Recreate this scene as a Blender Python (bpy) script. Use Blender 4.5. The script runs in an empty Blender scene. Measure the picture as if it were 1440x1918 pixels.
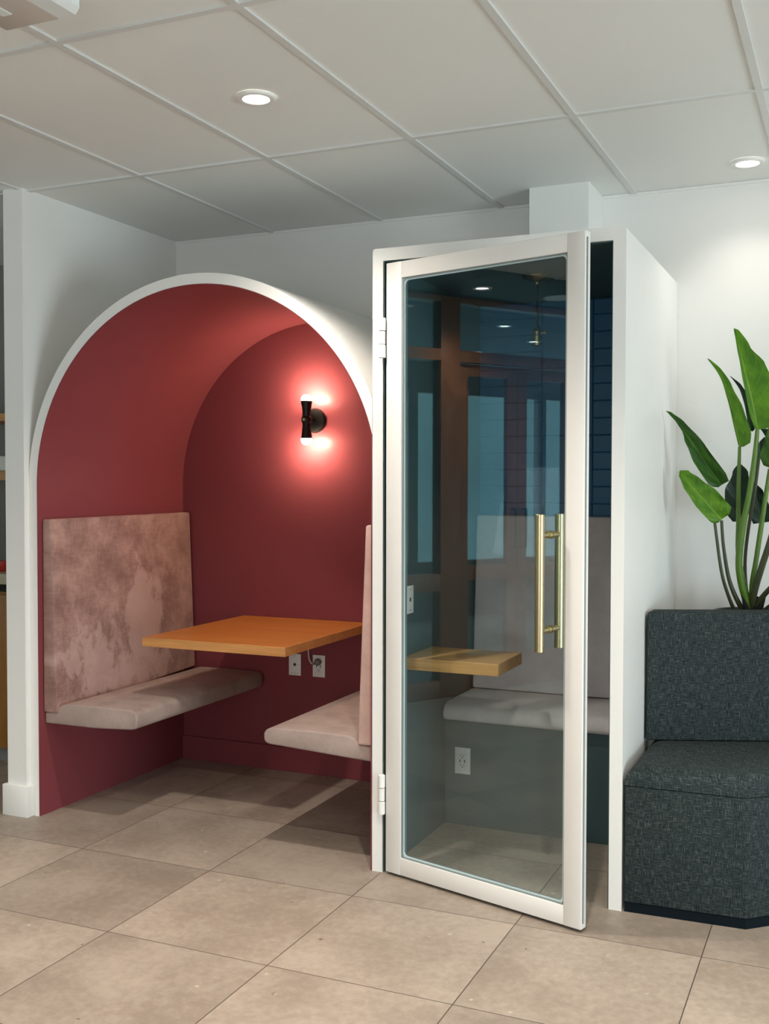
import bpy, bmesh, math, random
from mathutils import Vector, Matrix

# ------------------------------------------------------------------ camera
S = bpy.context.scene
C = S.collection
F_PX, YAW, PITCH, ROLL, CAM_H = 2006.7, 0.41706729, -0.02856505, 0.0014250, 1.497
_cy, _sy = math.cos(YAW), math.sin(YAW)
FW = Vector((-_sy * math.cos(PITCH), _cy * math.cos(PITCH), math.sin(PITCH)))
RT0 = Vector((_cy, _sy, 0))
UP0 = RT0.cross(FW)
RT = RT0 * math.cos(ROLL) + UP0 * math.sin(ROLL)
UP = UP0 * math.cos(ROLL) - RT0 * math.sin(ROLL)
CAM = Vector((0, 0, CAM_H))
cam_data = bpy.data.cameras.new('camera')
cam = bpy.data.objects.new('camera', cam_data)
C.objects.link(cam)
cam_data.sensor_fit = 'HORIZONTAL'
cam_data.sensor_width = 36.0
cam_data.lens = 36.0 * F_PX / 1440.0
cam_data.clip_start = 0.05
m3 = Matrix((RT, UP, -FW)).transposed()
cam.matrix_world = Matrix.Translation(CAM) @ m3.to_4x4()
S.camera = cam

# ------------------------------------------------------------------ look
S.view_settings.view_transform = 'Standard'
S.view_settings.look = 'None'
S.view_settings.gamma = 1.0
S.view_settings.use_curve_mapping = False
S.view_settings.exposure = 0.57
S.cycles.use_denoising = True
S.cycles.max_bounces = 10
S.cycles.diffuse_bounces = 6
S.cycles.sample_clamp_indirect = 6.0

# ------------------------------------------------------------------ world and daylight
world = bpy.data.worlds.new('sky')
S.world = world
world.use_nodes = True
_bg = world.node_tree.nodes['Background']
_bg.inputs['Color'].default_value = (0.66, 0.92, 1.0, 1)
_bg.inputs['Strength'].default_value = 3.6

CZ = 2.774           # ceiling height
YF = 3.712           # front plane of alcove and booth
YW = 4.842           # back wall


def area(name, loc, aim, sx, sy, watts, col):
    d = bpy.data.lights.new(name, 'AREA')
    d.shape = 'RECTANGLE'
    d.size, d.size_y, d.energy, d.color = sx, sy, watts, col
    o = bpy.data.objects.new(name, d)
    C.objects.link(o)
    o.location = loc
    o.rotation_euler = (Vector(aim) - Vector(loc)).to_track_quat('-Z', 'Z').to_euler()
    return o


# daylight entering by the shop windows on the right and behind the camera
area('daylight_right', (4.94, 0.9, 1.45), (0, 0.9, 3.3), 4.6, 2.2, 350, (0.77, 0.94, 1.0))
area('daylight_rear', (0.2, -4.94, 1.45), (0.2, 0, 2.6), 5.0, 2.2, 95, (0.9, 0.96, 1.0))


def lamp(name, loc, watts, col, ang=125, blend=0.8, r=0.045):
    d = bpy.data.lights.new(name, 'SPOT')
    d.energy, d.color, d.spot_size, d.spot_blend, d.shadow_soft_size = watts, col, math.radians(ang), blend, r
    o = bpy.data.objects.new(name, d)
    C.objects.link(o)
    o.location = loc
    return o


# ------------------------------------------------------------------ materials
def new_mat(name):
    m = bpy.data.materials.new(name)
    m.use_nodes = True
    nt = m.node_tree
    return m, nt, nt.nodes['Principled BSDF'], nt.links.new


def N(nt, kind, **kw):
    n = nt.nodes.new(kind)
    for k, v in kw.items():
        if k in n.inputs:
            n.inputs[k].default_value = v
        else:
            setattr(n, k, v)
    return n


def math_node(nt, op, a, b=None):
    n = nt.nodes.new('ShaderNodeMath')
    n.operation = op
    for i, v in enumerate((a, b)):
        if v is None:
            continue
        if isinstance(v, (int, float)):
            n.inputs[i].default_value = v
        else:
            nt.links.new(v, n.inputs[i])
    return n.outputs[0]


def mix_col(nt, fac, a, b, mode='MIX'):
    n = nt.nodes.new('ShaderNodeMix')
    n.data_type = 'RGBA'
    n.blend_type = mode
    n.clamp_factor = True
    for sock, v in ((n.inputs[0], fac), (n.inputs[6], a), (n.inputs[7], b)):
        if isinstance(v, (int, float)):
            sock.default_value = v
        elif isinstance(v, tuple):
            sock.default_value = (v[0], v[1], v[2], 1)
        else:
            nt.links.new(v, sock)
    return n.outputs[2]


def ramp(nt, fac, lo, hi):
    n = nt.nodes.new('ShaderNodeMapRange')
    n.inputs[1].default_value = lo
    n.inputs[2].default_value = hi
    n.interpolation_type = 'SMOOTHSTEP'
    nt.links.new(fac, n.inputs[0])
    return n.outputs[0]


def coords(nt, which='Object', scale=(1, 1, 1)):
    t = nt.nodes.new('ShaderNodeTexCoord')
    mp = nt.nodes.new('ShaderNodeMapping')
    mp.inputs['Scale'].default_value = scale
    nt.links.new(t.outputs[which], mp.inputs[0])
    return mp.outputs[0]


def noise(nt, vec, scale, detail=3, rough=0.55):
    n = N(nt, 'ShaderNodeTexNoise', Scale=scale, Detail=detail, Roughness=rough)
    nt.links.new(vec, n.inputs['Vector'])
    return n.outputs['Fac']


def bump(nt, bsdf, height, dist, strength=1.0):
    b = nt.nodes.new('ShaderNodeBump')
    b.inputs['Distance'].default_value = dist
    b.inputs['Strength'].default_value = strength
    nt.links.new(height, b.inputs['Height'])
    nt.links.new(b.outputs[0], bsdf.inputs['Normal'])


def plain(name, col, rough=0.5, metal=0.0, var=0.0, vscale=6.0, bmp=0.0, bscale=200.0, spec=0.5):
    m, nt, b, L = new_mat(name)
    b.inputs['Roughness'].default_value = rough
    b.inputs['Metallic'].default_value = metal
    b.inputs['Specular IOR Level'].default_value = spec
    b.inputs['Base Color'].default_value = (*col, 1)
    if var or bmp:
        v = coords(nt)
    if var:
        f = noise(nt, v, vscale)
        L(mix_col(nt, f, tuple(c * (1 - var) for c in col), tuple(min(1, c * (1 + var)) for c in col)), b.inputs['Base Color'])
    if bmp:
        bump(nt, b, noise(nt, v, bscale, 2), bmp)
    return m


def glow(name, col, strength):
    m, nt, b, L = new_mat(name)
    b.inputs['Base Color'].default_value = (*col, 1)
    b.inputs['Emission Color'].default_value = (*col, 1)
    b.inputs['Emission Strength'].default_value = strength
    return m


WHITE = plain('white_wall_paint', (0.80, 0.79, 0.765), 0.6, var=0.02, vscale=3, bmp=0.0006, bscale=260)
TRIMW = plain('white_satin_paint', (0.80, 0.79, 0.765), 0.38, var=0.025, vscale=5)
DOORW = plain('white_door_lacquer', (0.80, 0.78, 0.75), 0.35, var=0.03, vscale=9)
ROSE = plain('burgundy_rose_paint', (0.222, 0.051, 0.060), 0.34, var=0.03, vscale=4, bmp=0.0004, bscale=220, spec=0.13)
TEAL = plain('deep_teal_paint', (0.046, 0.088, 0.090), 0.5, var=0.04, vscale=4)
NAVY = plain('navy_panel_paint', (0.012, 0.108, 0.235), 0.42, var=0.1, vscale=14, bmp=0.0006, bscale=120)
BLACKM = plain('matt_black_metal', (0.012, 0.011, 0.010), 0.45, 0.3)
BLACKP = plain('black_gap', (0.008, 0.008, 0.008), 0.8)
PLATE = plain('white_plastic', (0.78, 0.77, 0.74), 0.35)
SLOT = plain('dark_socket_slot', (0.02, 0.02, 0.02), 0.6)
GREYP = plain('grey_plastic', (0.20, 0.18, 0.17), 0.5)
CORDG = plain('pale_grey_cord', (0.52, 0.48, 0.46), 0.5)
BRASS = plain('brushed_brass', (0.52, 0.42, 0.235), 0.3, 1.0, var=0.08, vscale=40)
OLDBRASS = plain('antique_brass', (0.42, 0.34, 0.18), 0.3, 1.0)
STEEL = plain('dull_steel', (0.35, 0.36, 0.36), 0.4, 0.8)
GASKET = plain('grey_glazing_gasket', (0.22, 0.26, 0.26), 0.5)
EDGE_HIGHLIGHT = plain('pale_edge_highlight', (0.55, 0.68, 0.70), 0.3)
PLINTH = plain('navy_black_plinth', (0.004, 0.008, 0.012), 0.7, spec=0.1)
LENS_ON = glow('lit_lens', (1.0, 0.93, 0.83), 9.0)
BULB = glow('lit_bulb', (1.0, 0.78, 0.54), 290.0)
LENS_OFF = plain('opal_diffuser', (0.72, 0.76, 0.76), 0.4)
TANM = plain('taupe_metal', (0.52, 0.475, 0.43), 0.5)
GRIDW = plain('ceiling_grid_metal', (0.64, 0.645, 0.63), 0.45)
SOIL = plain('black_soil', (0.008, 0.007, 0.006), 0.9, bmp=0.01, bscale=60)
POT = plain('black_planter', (0.012, 0.012, 0.012), 0.45)
KWALL = plain('taupe_wall_tile', (0.20, 0.175, 0.15), 0.5, var=0.06)
COUNTER = plain('tan_stone_counter', (0.52, 0.42, 0.30), 0.35, var=0.1, vscale=40)
TOE = plain('grey_toe_kick', (0.24, 0.22, 0.21), 0.5)
FACADE = plain('grey_teal_facade', (0.15, 0.20, 0.195), 0.7, var=0.5, vscale=0.5)
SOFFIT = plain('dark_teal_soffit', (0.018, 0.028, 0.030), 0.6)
RED = plain('red_glaze', (0.55, 0.05, 0.03), 0.35)
CERAMIC = plain('white_ceramic', (0.72, 0.66, 0.60), 0.35)


def wood(name, dark, light, rough=0.35, along='x', scale=1.0):
    m, nt, b, L = new_mat(name)
    b.inputs['Roughness'].default_value = rough
    sc = {'x': (2.2, 46, 46), 'y': (46, 2.2, 46), 'z': (46, 46, 2.2)}[along]
    v = coords(nt, 'Object', tuple(s * scale for s in sc))
    f1 = noise(nt, v, 1.0, 6, 0.6)
    v2 = coords(nt, 'Object', tuple((s * scale) ** 0.5 * 1.4 for s in sc))
    f2 = noise(nt, v2, 1.0, 3)
    f = math_node(nt, 'ADD', math_node(nt, 'MULTIPLY', f1, 0.65), math_node(nt, 'MULTIPLY', f2, 0.35))
    L(mix_col(nt, ramp(nt, f, 0.3, 0.7), dark, light), b.inputs['Base Color'])
    bump(nt, b, f1, 0.0008, 0.5)
    return m


TABLE_TOP = wood('orange_oak_veneer', (0.40, 0.130, 0.020), (0.54, 0.200, 0.038), 0.33, 'x')
TABLE_EDGE = wood('pale_oak_edge', (0.44, 0.19, 0.055), (0.62, 0.30, 0.10), 0.45, 'x', 1.6)
BOOTH_TOP = wood('honey_oak_veneer', (0.50, 0.27, 0.10), (0.66, 0.38, 0.155), 0.38, 'x')
BOOTH_EDGE = wood('honey_oak_edge', (0.42, 0.20, 0.06), (0.60, 0.32, 0.11), 0.45, 'x', 1.6)
CABINET = wood('amber_cabinet_wood', (0.30, 0.12, 0.022), (0.42, 0.18, 0.035), 0.4, 'z')
SHELFW = wood('amber_shelf_wood', (0.46, 0.18, 0.045), (0.60, 0.26, 0.07), 0.4, 'x')
FRAMEW = wood('dark_mahogany_frame', (0.16, 0.055, 0.022), (0.26, 0.10, 0.042), 0.4, 'z')


def make_floor_mat():
    m, nt, b, L = new_mat('beige_porcelain_floor_tile')
    g = nt.nodes.new('ShaderNodeNewGeometry')
    sep = nt.nodes.new('ShaderNodeSeparateXYZ')
    L(g.outputs['Position'], sep.inputs[0])
    P = 0.6096
    u = math_node(nt, 'DIVIDE', math_node(nt, 'ADD', sep.outputs[0], 1.046 + 20 * P), P)
    w = math_node(nt, 'DIVIDE', math_node(nt, 'ADD', sep.outputs[1], -2.846 + 20 * P), P)

    def edge(t):
        fr = math_node(nt, 'FRACT', t)
        d = math_node(nt, 'ABSOLUTE', math_node(nt, 'SUBTRACT', fr, 0.5))
        return math_node(nt, 'SUBTRACT', 0.5, d)
    e = math_node(nt, 'MINIMUM', edge(u), edge(w))
    joint = ramp(nt, e, 0.0018, 0.0036)        # 0 in the joint, 1 on the tile
    cell = nt.nodes.new('ShaderNodeCombineXYZ')
    L(math_node(nt, 'FLOOR', u), cell.inputs[0])
    L(math_node(nt, 'FLOOR', w), cell.inputs[1])
    wn = nt.nodes.new('ShaderNodeTexWhiteNoise')
    L(cell.outputs[0], wn.inputs['Vector'])
    # every tile samples its own piece of the stone pattern
    off = nt.nodes.new('ShaderNodeVectorMath')
    off.operation = 'MULTIPLY_ADD'
    L(wn.outputs['Color'], off.inputs[0])
    off.inputs[1].default_value = (30, 30, 30)
    L(g.outputs['Position'], off.inputs[2])
    vec = off.outputs[0]
    big = noise(nt, vec, 2.6, 5, 0.6)
    fine = noise(nt, vec, 34.0, 5, 0.65)
    f = math_node(nt, 'ADD', math_node(nt, 'MULTIPLY', big, 0.6), math_node(nt, 'MULTIPLY', fine, 0.4))
    base = mix_col(nt, ramp(nt, f, 0.34, 0.66), (0.270, 0.216, 0.172), (0.405, 0.336, 0.276))
    tone = math_node(nt, 'ADD', math_node(nt, 'MULTIPLY', wn.outputs['Value'], 0.20), 0.88)
    hsv = nt.nodes.new('ShaderNodeHueSaturation')
    L(base, hsv.inputs['Color'])
    L(tone, hsv.inputs['Value'])
    # scattered fossil flecks
    vo = N(nt, 'ShaderNodeTexVoronoi', Scale=9.0)
    L(vec, vo.inputs['Vector'])
    speck = ramp(nt, vo.outputs['Distance'], 0.045, 0.07)
    col = mix_col(nt, speck, mix_col(nt, ramp(nt, fine, 0.42, 0.5), (0.13, 0.085, 0.06), (0.50, 0.44, 0.36)), hsv.outputs[0])
    col = mix_col(nt, joint, (0.075, 0.058, 0.045), col)
    L(col, b.inputs['Base Color'])
    L(math_node(nt, 'ADD', math_node(nt, 'MULTIPLY', fine, 0.14), 0.42), b.inputs['Roughness'])
    h = math_node(nt, 'ADD', joint, math_node(nt, 'MULTIPLY', fine, 0.12))
    bump(nt, b, h, 0.0012, 0.7)
    return m


def make_ceiling_mat():
    m, nt, b, L = new_mat('grey_white_ceiling_tile')
    v = coords(nt)
    f = noise(nt, v, 1.3, 2)
    g = noise(nt, v, 330, 2)
    L(mix_col(nt, f, (0.74, 0.75, 0.73), (0.78, 0.79, 0.77)), b.inputs['Base Color'])
    b.inputs['Roughness'].default_value = 0.75
    bump(nt, b, g, 0.0008, 0.5)
    return m


def make_fabric(name, dark, light, weave=900.0, patch=7.0, contrast=(0.3, 0.7), sheen=0.3):
    m, nt, b, L = new_mat(name)
    b.inputs['Roughness'].default_value = 0.85
    b.inputs['Specular IOR Level'].default_value = 0.2
    b.inputs['Sheen Weight'].default_value = sheen
    b.inputs['Sheen Tint'].default_value = (*light, 1)
    v = coords(nt, 'UV', (1, 1, 1))
    o = coords(nt, 'Object')
    f1 = noise(nt, coords(nt, 'UV', (weave * 0.12, weave, 1)), 1.0, 2)
    f2 = noise(nt, coords(nt, 'UV', (weave, weave * 0.12, 1)), 1.0, 2)
    big = noise(nt, o, patch, 4, 0.6)
    f = math_node(nt, 'ADD', math_node(nt, 'MULTIPLY', math_node(nt, 'ADD', f1, f2), 0.25), math_node(nt, 'MULTIPLY', big, 0.5))
    L(mix_col(nt, ramp(nt, f, *contrast), dark, light), b.inputs['Base Color'])
    bump(nt, b, math_node(nt, 'ADD', f1, f2), 0.0006, 0.6)
    return m


def make_velvet():
    """Pink velvet whose nap is brushed both ways; two pale rubbed marks low on the panel."""
    m, nt, b, L = new_mat('brushed_pink_velvet')
    b.inputs['Roughness'].default_value = 0.8
    b.inputs['Specular IOR Level'].default_value = 0.25
    b.inputs['Sheen Weight'].default_value = 0.45
    b.inputs['Sheen Tint'].default_value = (0.9, 0.6, 0.5, 1)
    o = coords(nt, 'Object')
    cloud = noise(nt, o, 5.5, 6, 0.66)
    streak_v = noise(nt, coords(nt, 'Object', (1, 95, 16)), 1.0, 4, 0.6)
    streak_h = noise(nt, coords(nt, 'Object', (1, 16, 95)), 1.0, 4, 0.6)
    ragged = noise(nt, coords(nt, 'Object', (1, 9, 6)), 1.0, 7, 0.68)
    f = math_node(nt, 'ADD', math_node(nt, 'MULTIPLY', cloud, 0.72),
                  math_node(nt, 'MULTIPLY', math_node(nt, 'ADD', streak_v, streak_h), 0.14))
    base = mix_col(nt, ramp(nt, f, 0.36, 0.66), (0.205, 0.108, 0.094), (0.43, 0.265, 0.228))
    sep = nt.nodes.new('ShaderNodeSeparateXYZ')
    L(o, sep.inputs[0])

    def blob(y, z, ry, rz, warp):
        wv = math_node(nt, 'MULTIPLY', math_node(nt, 'SUBTRACT', ragged, 0.5), warp)
        dy = math_node(nt, 'DIVIDE', math_node(nt, 'SUBTRACT', sep.outputs[1], y), ry)
        dz = math_node(nt, 'DIVIDE', math_node(nt, 'SUBTRACT', sep.outputs[2], z), rz)
        d = math_node(nt, 'SQRT', math_node(nt, 'ADD', math_node(nt, 'MULTIPLY', dy, dy), math_node(nt, 'MULTIPLY', dz, dz)))
        return ramp(nt, math_node(nt, 'ADD', d, wv), 1.0, 0.72)
    s1 = blob(0.66, 0.37, 0.19, 0.25, 2.6)     # pale mark in the middle
    s2 = blob(0.27, 0.19, 0.24, 0.18, 3.4)     # brushed mark low on the left
    s3 = blob(0.62, 0.11, 0.20, 0.11, 3.0)
    s = math_node(nt, 'MAXIMUM', s1, math_node(nt, 'MAXIMUM', math_node(nt, 'MULTIPLY', s2, 0.8), math_node(nt, 'MULTIPLY', s3, 0.75)))
    L(mix_col(nt, math_node(nt, 'MULTIPLY', s, 0.8), base, (0.47, 0.315, 0.285)), b.inputs['Base Color'])
    bump(nt, b, math_node(nt, 'ADD', streak_v, streak_h), 0.001, 0.5)
    return m


def make_tweed():
    m, nt, b, L = new_mat('charcoal_green_tweed')
    b.inputs['Roughness'].default_value = 0.9
    b.inputs['Specular IOR Level'].default_value = 0.15
    h = noise(nt, coords(nt, 'UV', (30, 400, 1)), 1.0, 4, 0.75)
    v = noise(nt, coords(nt, 'UV', (400, 30, 1)), 1.0, 4, 0.75)
    big = noise(nt, coords(nt, 'UV', (5, 5, 1)), 1.0, 3)
    t = math_node(nt, 'MAXIMUM', ramp(nt, h, 0.53, 0.76), ramp(nt, v, 0.53, 0.76))
    base = mix_col(nt, ramp(nt, math_node(nt, 'ADD', math_node(nt, 'MULTIPLY', h, 0.5), math_node(nt, 'MULTIPLY', v, 0.5)), 0.36, 0.6),
                   (0.006, 0.010, 0.012), (0.034, 0.048, 0.050))
    thread = mix_col(nt, big, (0.13, 0.165, 0.165), (0.25, 0.25, 0.22))
    L(mix_col(nt, math_node(nt, 'MULTIPLY', t, 0.85), base, thread), b.inputs['Base Color'])
    bump(nt, b, math_node(nt, 'ADD', h, v), 0.002, 0.7)
    return m


def make_glass(name, tint, refl_lo, refl_hi):
    m, nt, b, L = new_mat(name)
    nt.nodes.remove(b)
    out = nt.nodes['Material Output']
    lw = nt.nodes.new('ShaderNodeLayerWeight')
    lw.inputs['Blend'].default_value = 0.5
    f = math_node(nt, 'ADD', math_node(nt, 'MULTIPLY', math_node(nt, 'POWER', lw.outputs['Facing'], 4.0), refl_hi), refl_lo)
    tr = nt.nodes.new('ShaderNodeBsdfTransparent')
    tr.inputs[0].default_value = (*tint, 1)
    gl = nt.nodes.new('ShaderNodeBsdfGlossy')
    gl.inputs['Color'].default_value = (0.86, 0.97, 1.0, 1)
    gl.inputs['Roughness'].default_value = 0.0
    mx = nt.nodes.new('ShaderNodeMixShader')
    L(f, mx.inputs[0])
    L(tr.outputs[0], mx.inputs[1])
    L(gl.outputs[0], mx.inputs[2])
    L(mx.outputs[0], out.inputs['Surface'])
    return m


def make_leaf(name, dark, light, vein):
    m, nt, b, L = new_mat(name)
    b.inputs['Roughness'].default_value = 0.36
    b.inputs['Subsurface Weight'].default_value = 0.0
    t = nt.nodes.new('ShaderNodeTexCoord')
    sep = nt.nodes.new('ShaderNodeSeparateXYZ')
    L(t.outputs['UV'], sep.inputs[0])
    across = math_node(nt, 'ABSOLUTE', math_node(nt, 'SUBTRACT', sep.outputs[0], 0.5))
    # side veins sweep up from the midrib
    ph = math_node(nt, 'FRACT', math_node(nt, 'MULTIPLY', math_node(nt, 'SUBTRACT', sep.outputs[1], math_node(nt, 'MULTIPLY', across, 0.45)), 9.0))
    vv = ramp(nt, math_node(nt, 'ABSOLUTE', math_node(nt, 'SUBTRACT', ph, 0.5)), 0.06, 0.0)
    mid = ramp(nt, across, 0.035, 0.012)
    f = noise(nt, coords(nt, 'UV', (3, 5, 1)), 1.0, 3)
    base = mix_col(nt, ramp(nt, f, 0.3, 0.7), dark, light)
    L(mix_col(nt, math_node(nt, 'MAXIMUM', math_node(nt, 'MULTIPLY', vv, 0.45), math_node(nt, 'MULTIPLY', mid, 0.8)), base, vein), b.inputs['Base Color'])
    bump(nt, b, math_node(nt, 'MAXIMUM', vv, mid), 0.003, 0.4)
    return m


def make_spotted():
    m, nt, b, L = new_mat('spotted_ceramic')
    vo = N(nt, 'ShaderNodeTexVoronoi', Scale=20.0)
    vo.inputs['Randomness'].default_value = 0.35
    L(coords(nt), vo.inputs['Vector'])
    L(mix_col(nt, ramp(nt, vo.outputs['Distance'], 0.30, 0.38), (0.015, 0.012, 0.01), (0.55, 0.50, 0.42)), b.inputs['Base Color'])
    b.inputs['Roughness'].default_value = 0.4
    return m


FLOOR_M = make_floor_mat()
CEIL_M = make_ceiling_mat()
SEATF = make_fabric('grey_pink_seat_fabric', (0.25, 0.185, 0.163), (0.42, 0.325, 0.290))
BACKF = make_fabric('blush_backrest_fabric', (0.46, 0.29, 0.25), (0.66, 0.45, 0.40), sheen=0.35)
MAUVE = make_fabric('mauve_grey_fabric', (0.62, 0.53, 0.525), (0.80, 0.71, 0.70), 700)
VELVET = make_velvet()
TWEED = make_tweed()
PANE = make_glass('tinted_door_glass', (0.93, 0.98, 0.985), 0.07, 0.6)
SHOPGLASS = make_glass('clear_partition_glass', (0.86, 0.94, 0.95), 0.05, 0.6)
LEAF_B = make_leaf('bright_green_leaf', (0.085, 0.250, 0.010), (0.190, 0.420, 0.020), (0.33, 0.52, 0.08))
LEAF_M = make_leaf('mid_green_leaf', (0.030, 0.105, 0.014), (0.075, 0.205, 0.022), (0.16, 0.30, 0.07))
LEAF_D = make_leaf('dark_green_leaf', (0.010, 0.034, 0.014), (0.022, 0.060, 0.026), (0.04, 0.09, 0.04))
STEM_G = plain('green_stem', (0.075, 0.16, 0.012), 0.4, var=0.3, vscale=12)
STEM_D = plain('brown_green_stem', (0.040, 0.048, 0.018), 0.45, var=0.3, vscale=12)
SPOTTED = make_spotted()


# ------------------------------------------------------------------ mesh helpers
class MB:
    def __init__(self):
        self.bm = bmesh.new()
        self.mi = 0

    def _tag(self, faces):
        for f in faces:
            f.material_index = self.mi

    def hexa(self, p):
        """p: 8 points, bottom ring 0-3 counter-clockwise then top ring 4-7."""
        v = [self.bm.verts.new(q) for q in p]
        fs = [self.bm.faces.new([v[i] for i in ix]) for ix in
              ((3, 2, 1, 0), (4, 5, 6, 7), (0, 1, 5, 4), (1, 2, 6, 5), (2, 3, 7, 6), (3, 0, 4, 7))]
        self._tag(fs)
        return fs

    def box(self, x0, x1, y0, y1, z0, z1, r=0.0, seg=2):
        if r <= 0:
            return self.hexa([(x0, y0, z0), (x1, y0, z0), (x1, y1, z0), (x0, y1, z0), (x0, y0, z1), (x1, y0, z1), (x1, y1, z1), (x0, y1, z1)])
        t = bmesh.new()
        s = MB.__new__(MB)
        s.bm, s.mi = t, self.mi
        s.hexa([(x0, y0, z0), (x1, y0, z0), (x1, y1, z0), (x0, y1, z0), (x0, y0, z1), (x1, y0, z1), (x1, y1, z1), (x0, y1, z1)])
        bmesh.ops.bevel(t, geom=list(t.edges), offset=r, segments=seg, profile=0.5, affect='EDGES')
        self.merge(t)

    def merge(self, other):
        me = bpy.data.meshes.new('tmp')
        other.to_mesh(me)
        n = len(self.bm.faces)
        self.bm.from_mesh(me)
        self.bm.faces.ensure_lookup_table()
        for f in self.bm.faces[n:]:
            f.material_index = self.mi
        bpy.data.meshes.remove(me)
        other.free()

    def prism(self, pts, axis, a, b, r=0.0, seg=2):
        """Extrude a closed 2D outline along an axis. y: pts are (x,z); x: (y,z); z: (x,y)."""
        def P(p, t):
            return {'y': (p[0], t, p[1]), 'x': (t, p[0], p[1]), 'z': (p[0], p[1], t)}[axis]
        t = bmesh.new()
        v0 = [t.verts.new(P(p, a)) for p in pts]
        v1 = [t.verts.new(P(p, b)) for p in pts]
        n = len(pts)
        t.faces.new(v0)
        t.faces.new(v1[::-1])
        for i in range(n):
            t.faces.new((v0[i], v1[i], v1[(i + 1) % n], v0[(i + 1) % n]))
        bmesh.ops.recalc_face_normals(t, faces=list(t.faces))
        if r > 0:
            es = [e for e in t.edges if len(e.link_faces) == 2 and e.calc_face_angle() > 0.6]
            bmesh.ops.bevel(t, geom=es, offset=r, segments=seg, profile=0.5, affect='EDGES')
        self.merge(t)

    def strip(self, outer, inner, a, b, closed=False):
        """Band between two matching (x,z) outlines, extruded in y from a to b."""
        bm = self.bm
        n = len(outer)
        R = [[bm.verts.new((p[0], y, p[1])) for p in L] for L, y in ((outer, a), (inner, a), (outer, b), (inner, b))]
        fs = []
        rng = range(n if closed else n - 1)
        for i in rng:
            j = (i + 1) % n
            fs += [bm.faces.new((R[0][i], R[0][j], R[1][j], R[1][i])), bm.faces.new((R[2][i], R[3][i], R[3][j], R[2][j])),
                   bm.faces.new((R[0][i], R[2][i], R[2][j], R[0][j])), bm.faces.new((R[1][i], R[1][j], R[3][j], R[3][i]))]
        if not closed:
            for i in (0, n - 1):
                fs.append(bm.faces.new((R[0][i], R[1][i], R[3][i], R[2][i])))
        self._tag(fs)
        bmesh.ops.recalc_face_normals(bm, faces=fs)

    def lathe(self, prof, center, axis=(0, 0, 1), seg=32, caps=True):
        """prof: (radius, height along axis)."""
        A = Vector(axis).normalized()
        U = A.orthogonal().normalized()
        W = A.cross(U)
        c = Vector(center)
        rings = []
        for r, h in prof:
            rings.append([self.bm.verts.new(c + A * h + (U * math.cos(2 * math.pi * k / seg) + W * math.sin(2 * math.pi * k / seg)) * max(r, 1e-5)) for k in range(seg)])
        fs = []
        for a, b in zip(rings, rings[1:]):
            for k in range(seg):
                fs.append(self.bm.faces.new((a[k], a[(k + 1) % seg], b[(k + 1) % seg], b[k])))
        if caps:
            fs += [self.bm.faces.new(rings[0][::-1]), self.bm.faces.new(rings[-1])]
        self._tag(fs)
        bmesh.ops.recalc_face_normals(self.bm, faces=fs)

    def tube(self, pts, rad, seg=12, smooth=0):
        pts = [Vector(p) for p in pts]
        if not isinstance(rad, (list, tuple)):
            rad = [rad] * len(pts)
        if smooth:
            P, Rr = [], []
            for i in range(len(pts) - 1):
                p0, p1, p2, p3 = pts[max(i - 1, 0)], pts[i], pts[i + 1], pts[min(i + 2, len(pts) - 1)]
                for k in range(smooth):
                    t = k / smooth
                    P.append(0.5 * ((2 * p1) + (p2 - p0) * t + (2 * p0 - 5 * p1 + 4 * p2 - p3) * t * t + (3 * p1 - p0 - 3 * p2 + p3) * t ** 3))
                    Rr.append(rad[i] * (1 - t) + rad[i + 1] * t)
            pts, rad = P + [pts[-1]], Rr + [rad[-1]]
        up = None
        rings = []
        for i, p in enumerate(pts):
            d = (pts[min(i + 1, len(pts) - 1)] - pts[max(i - 1, 0)]).normalized()
            if up is None:
                up = d.orthogonal().normalized()
            up = (up - d * up.dot(d)).normalized()
            w = d.cross(up)
            rings.append([self.bm.verts.new(p + (up * math.cos(2 * math.pi * k / seg) + w * math.sin(2 * math.pi * k / seg)) * rad[i]) for k in range(seg)])
        fs = []
        for a, b in zip(rings, rings[1:]):
            for k in range(seg):
                fs.append(self.bm.faces.new((a[k], a[(k + 1) % seg], b[(k + 1) % seg], b[k])))
        fs += [self.bm.faces.new(rings[0][::-1]), self.bm.faces.new(rings[-1])]
        self._tag(fs)
        bmesh.ops.recalc_face_normals(self.bm, faces=fs)

    def sphere(self, c, r, squash=1.0):
        t = bmesh.new()
        bmesh.ops.create_uvsphere(t, u_segments=24, v_segments=16, radius=r)
        for v in t.verts:
            v.co = Vector((v.co.x, v.co.y, v.co.z * squash)) + Vector(c)
        self.merge(t)

    def build(self, name, mats, parent=None, local=False, smooth=None, uv=True):
        bm = self.bm
        if parent is not None and not local:
            base = world_loc(parent)
            bmesh.ops.translate(bm, verts=list(bm.verts), vec=-base)
        if uv and not bm.loops.layers.uv:
            L = bm.loops.layers.uv.new('UVMap')
            bm.normal_update()
            for f in bm.faces:
                n = f.normal
                a = max(range(3), key=lambda i: abs(n[i]))
                for l in f.loops:
                    c = l.vert.co
                    if a == 2:
                        l[L].uv = (c.x, c.y)
                    elif a == 1 or abs(abs(n.x) - abs(n.y)) < 0.25:
                        l[L].uv = (c.x + c.y * 0.7 * (1 if n.x * n.y < 0 else -1), c.z)
                    else:
                        l[L].uv = (c.y, c.z)
        me = bpy.data.meshes.new(name)
        bm.to_mesh(me)
        bm.free()
        for m in (mats if isinstance(mats, (list, tuple)) else [mats]):
            me.materials.append(m)
        if smooth:
            for p in me.polygons:
                p.use_smooth = True
            me.set_sharp_from_angle(angle=math.radians(smooth))
        o = bpy.data.objects.new(name, me)
        C.objects.link(o)
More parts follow.
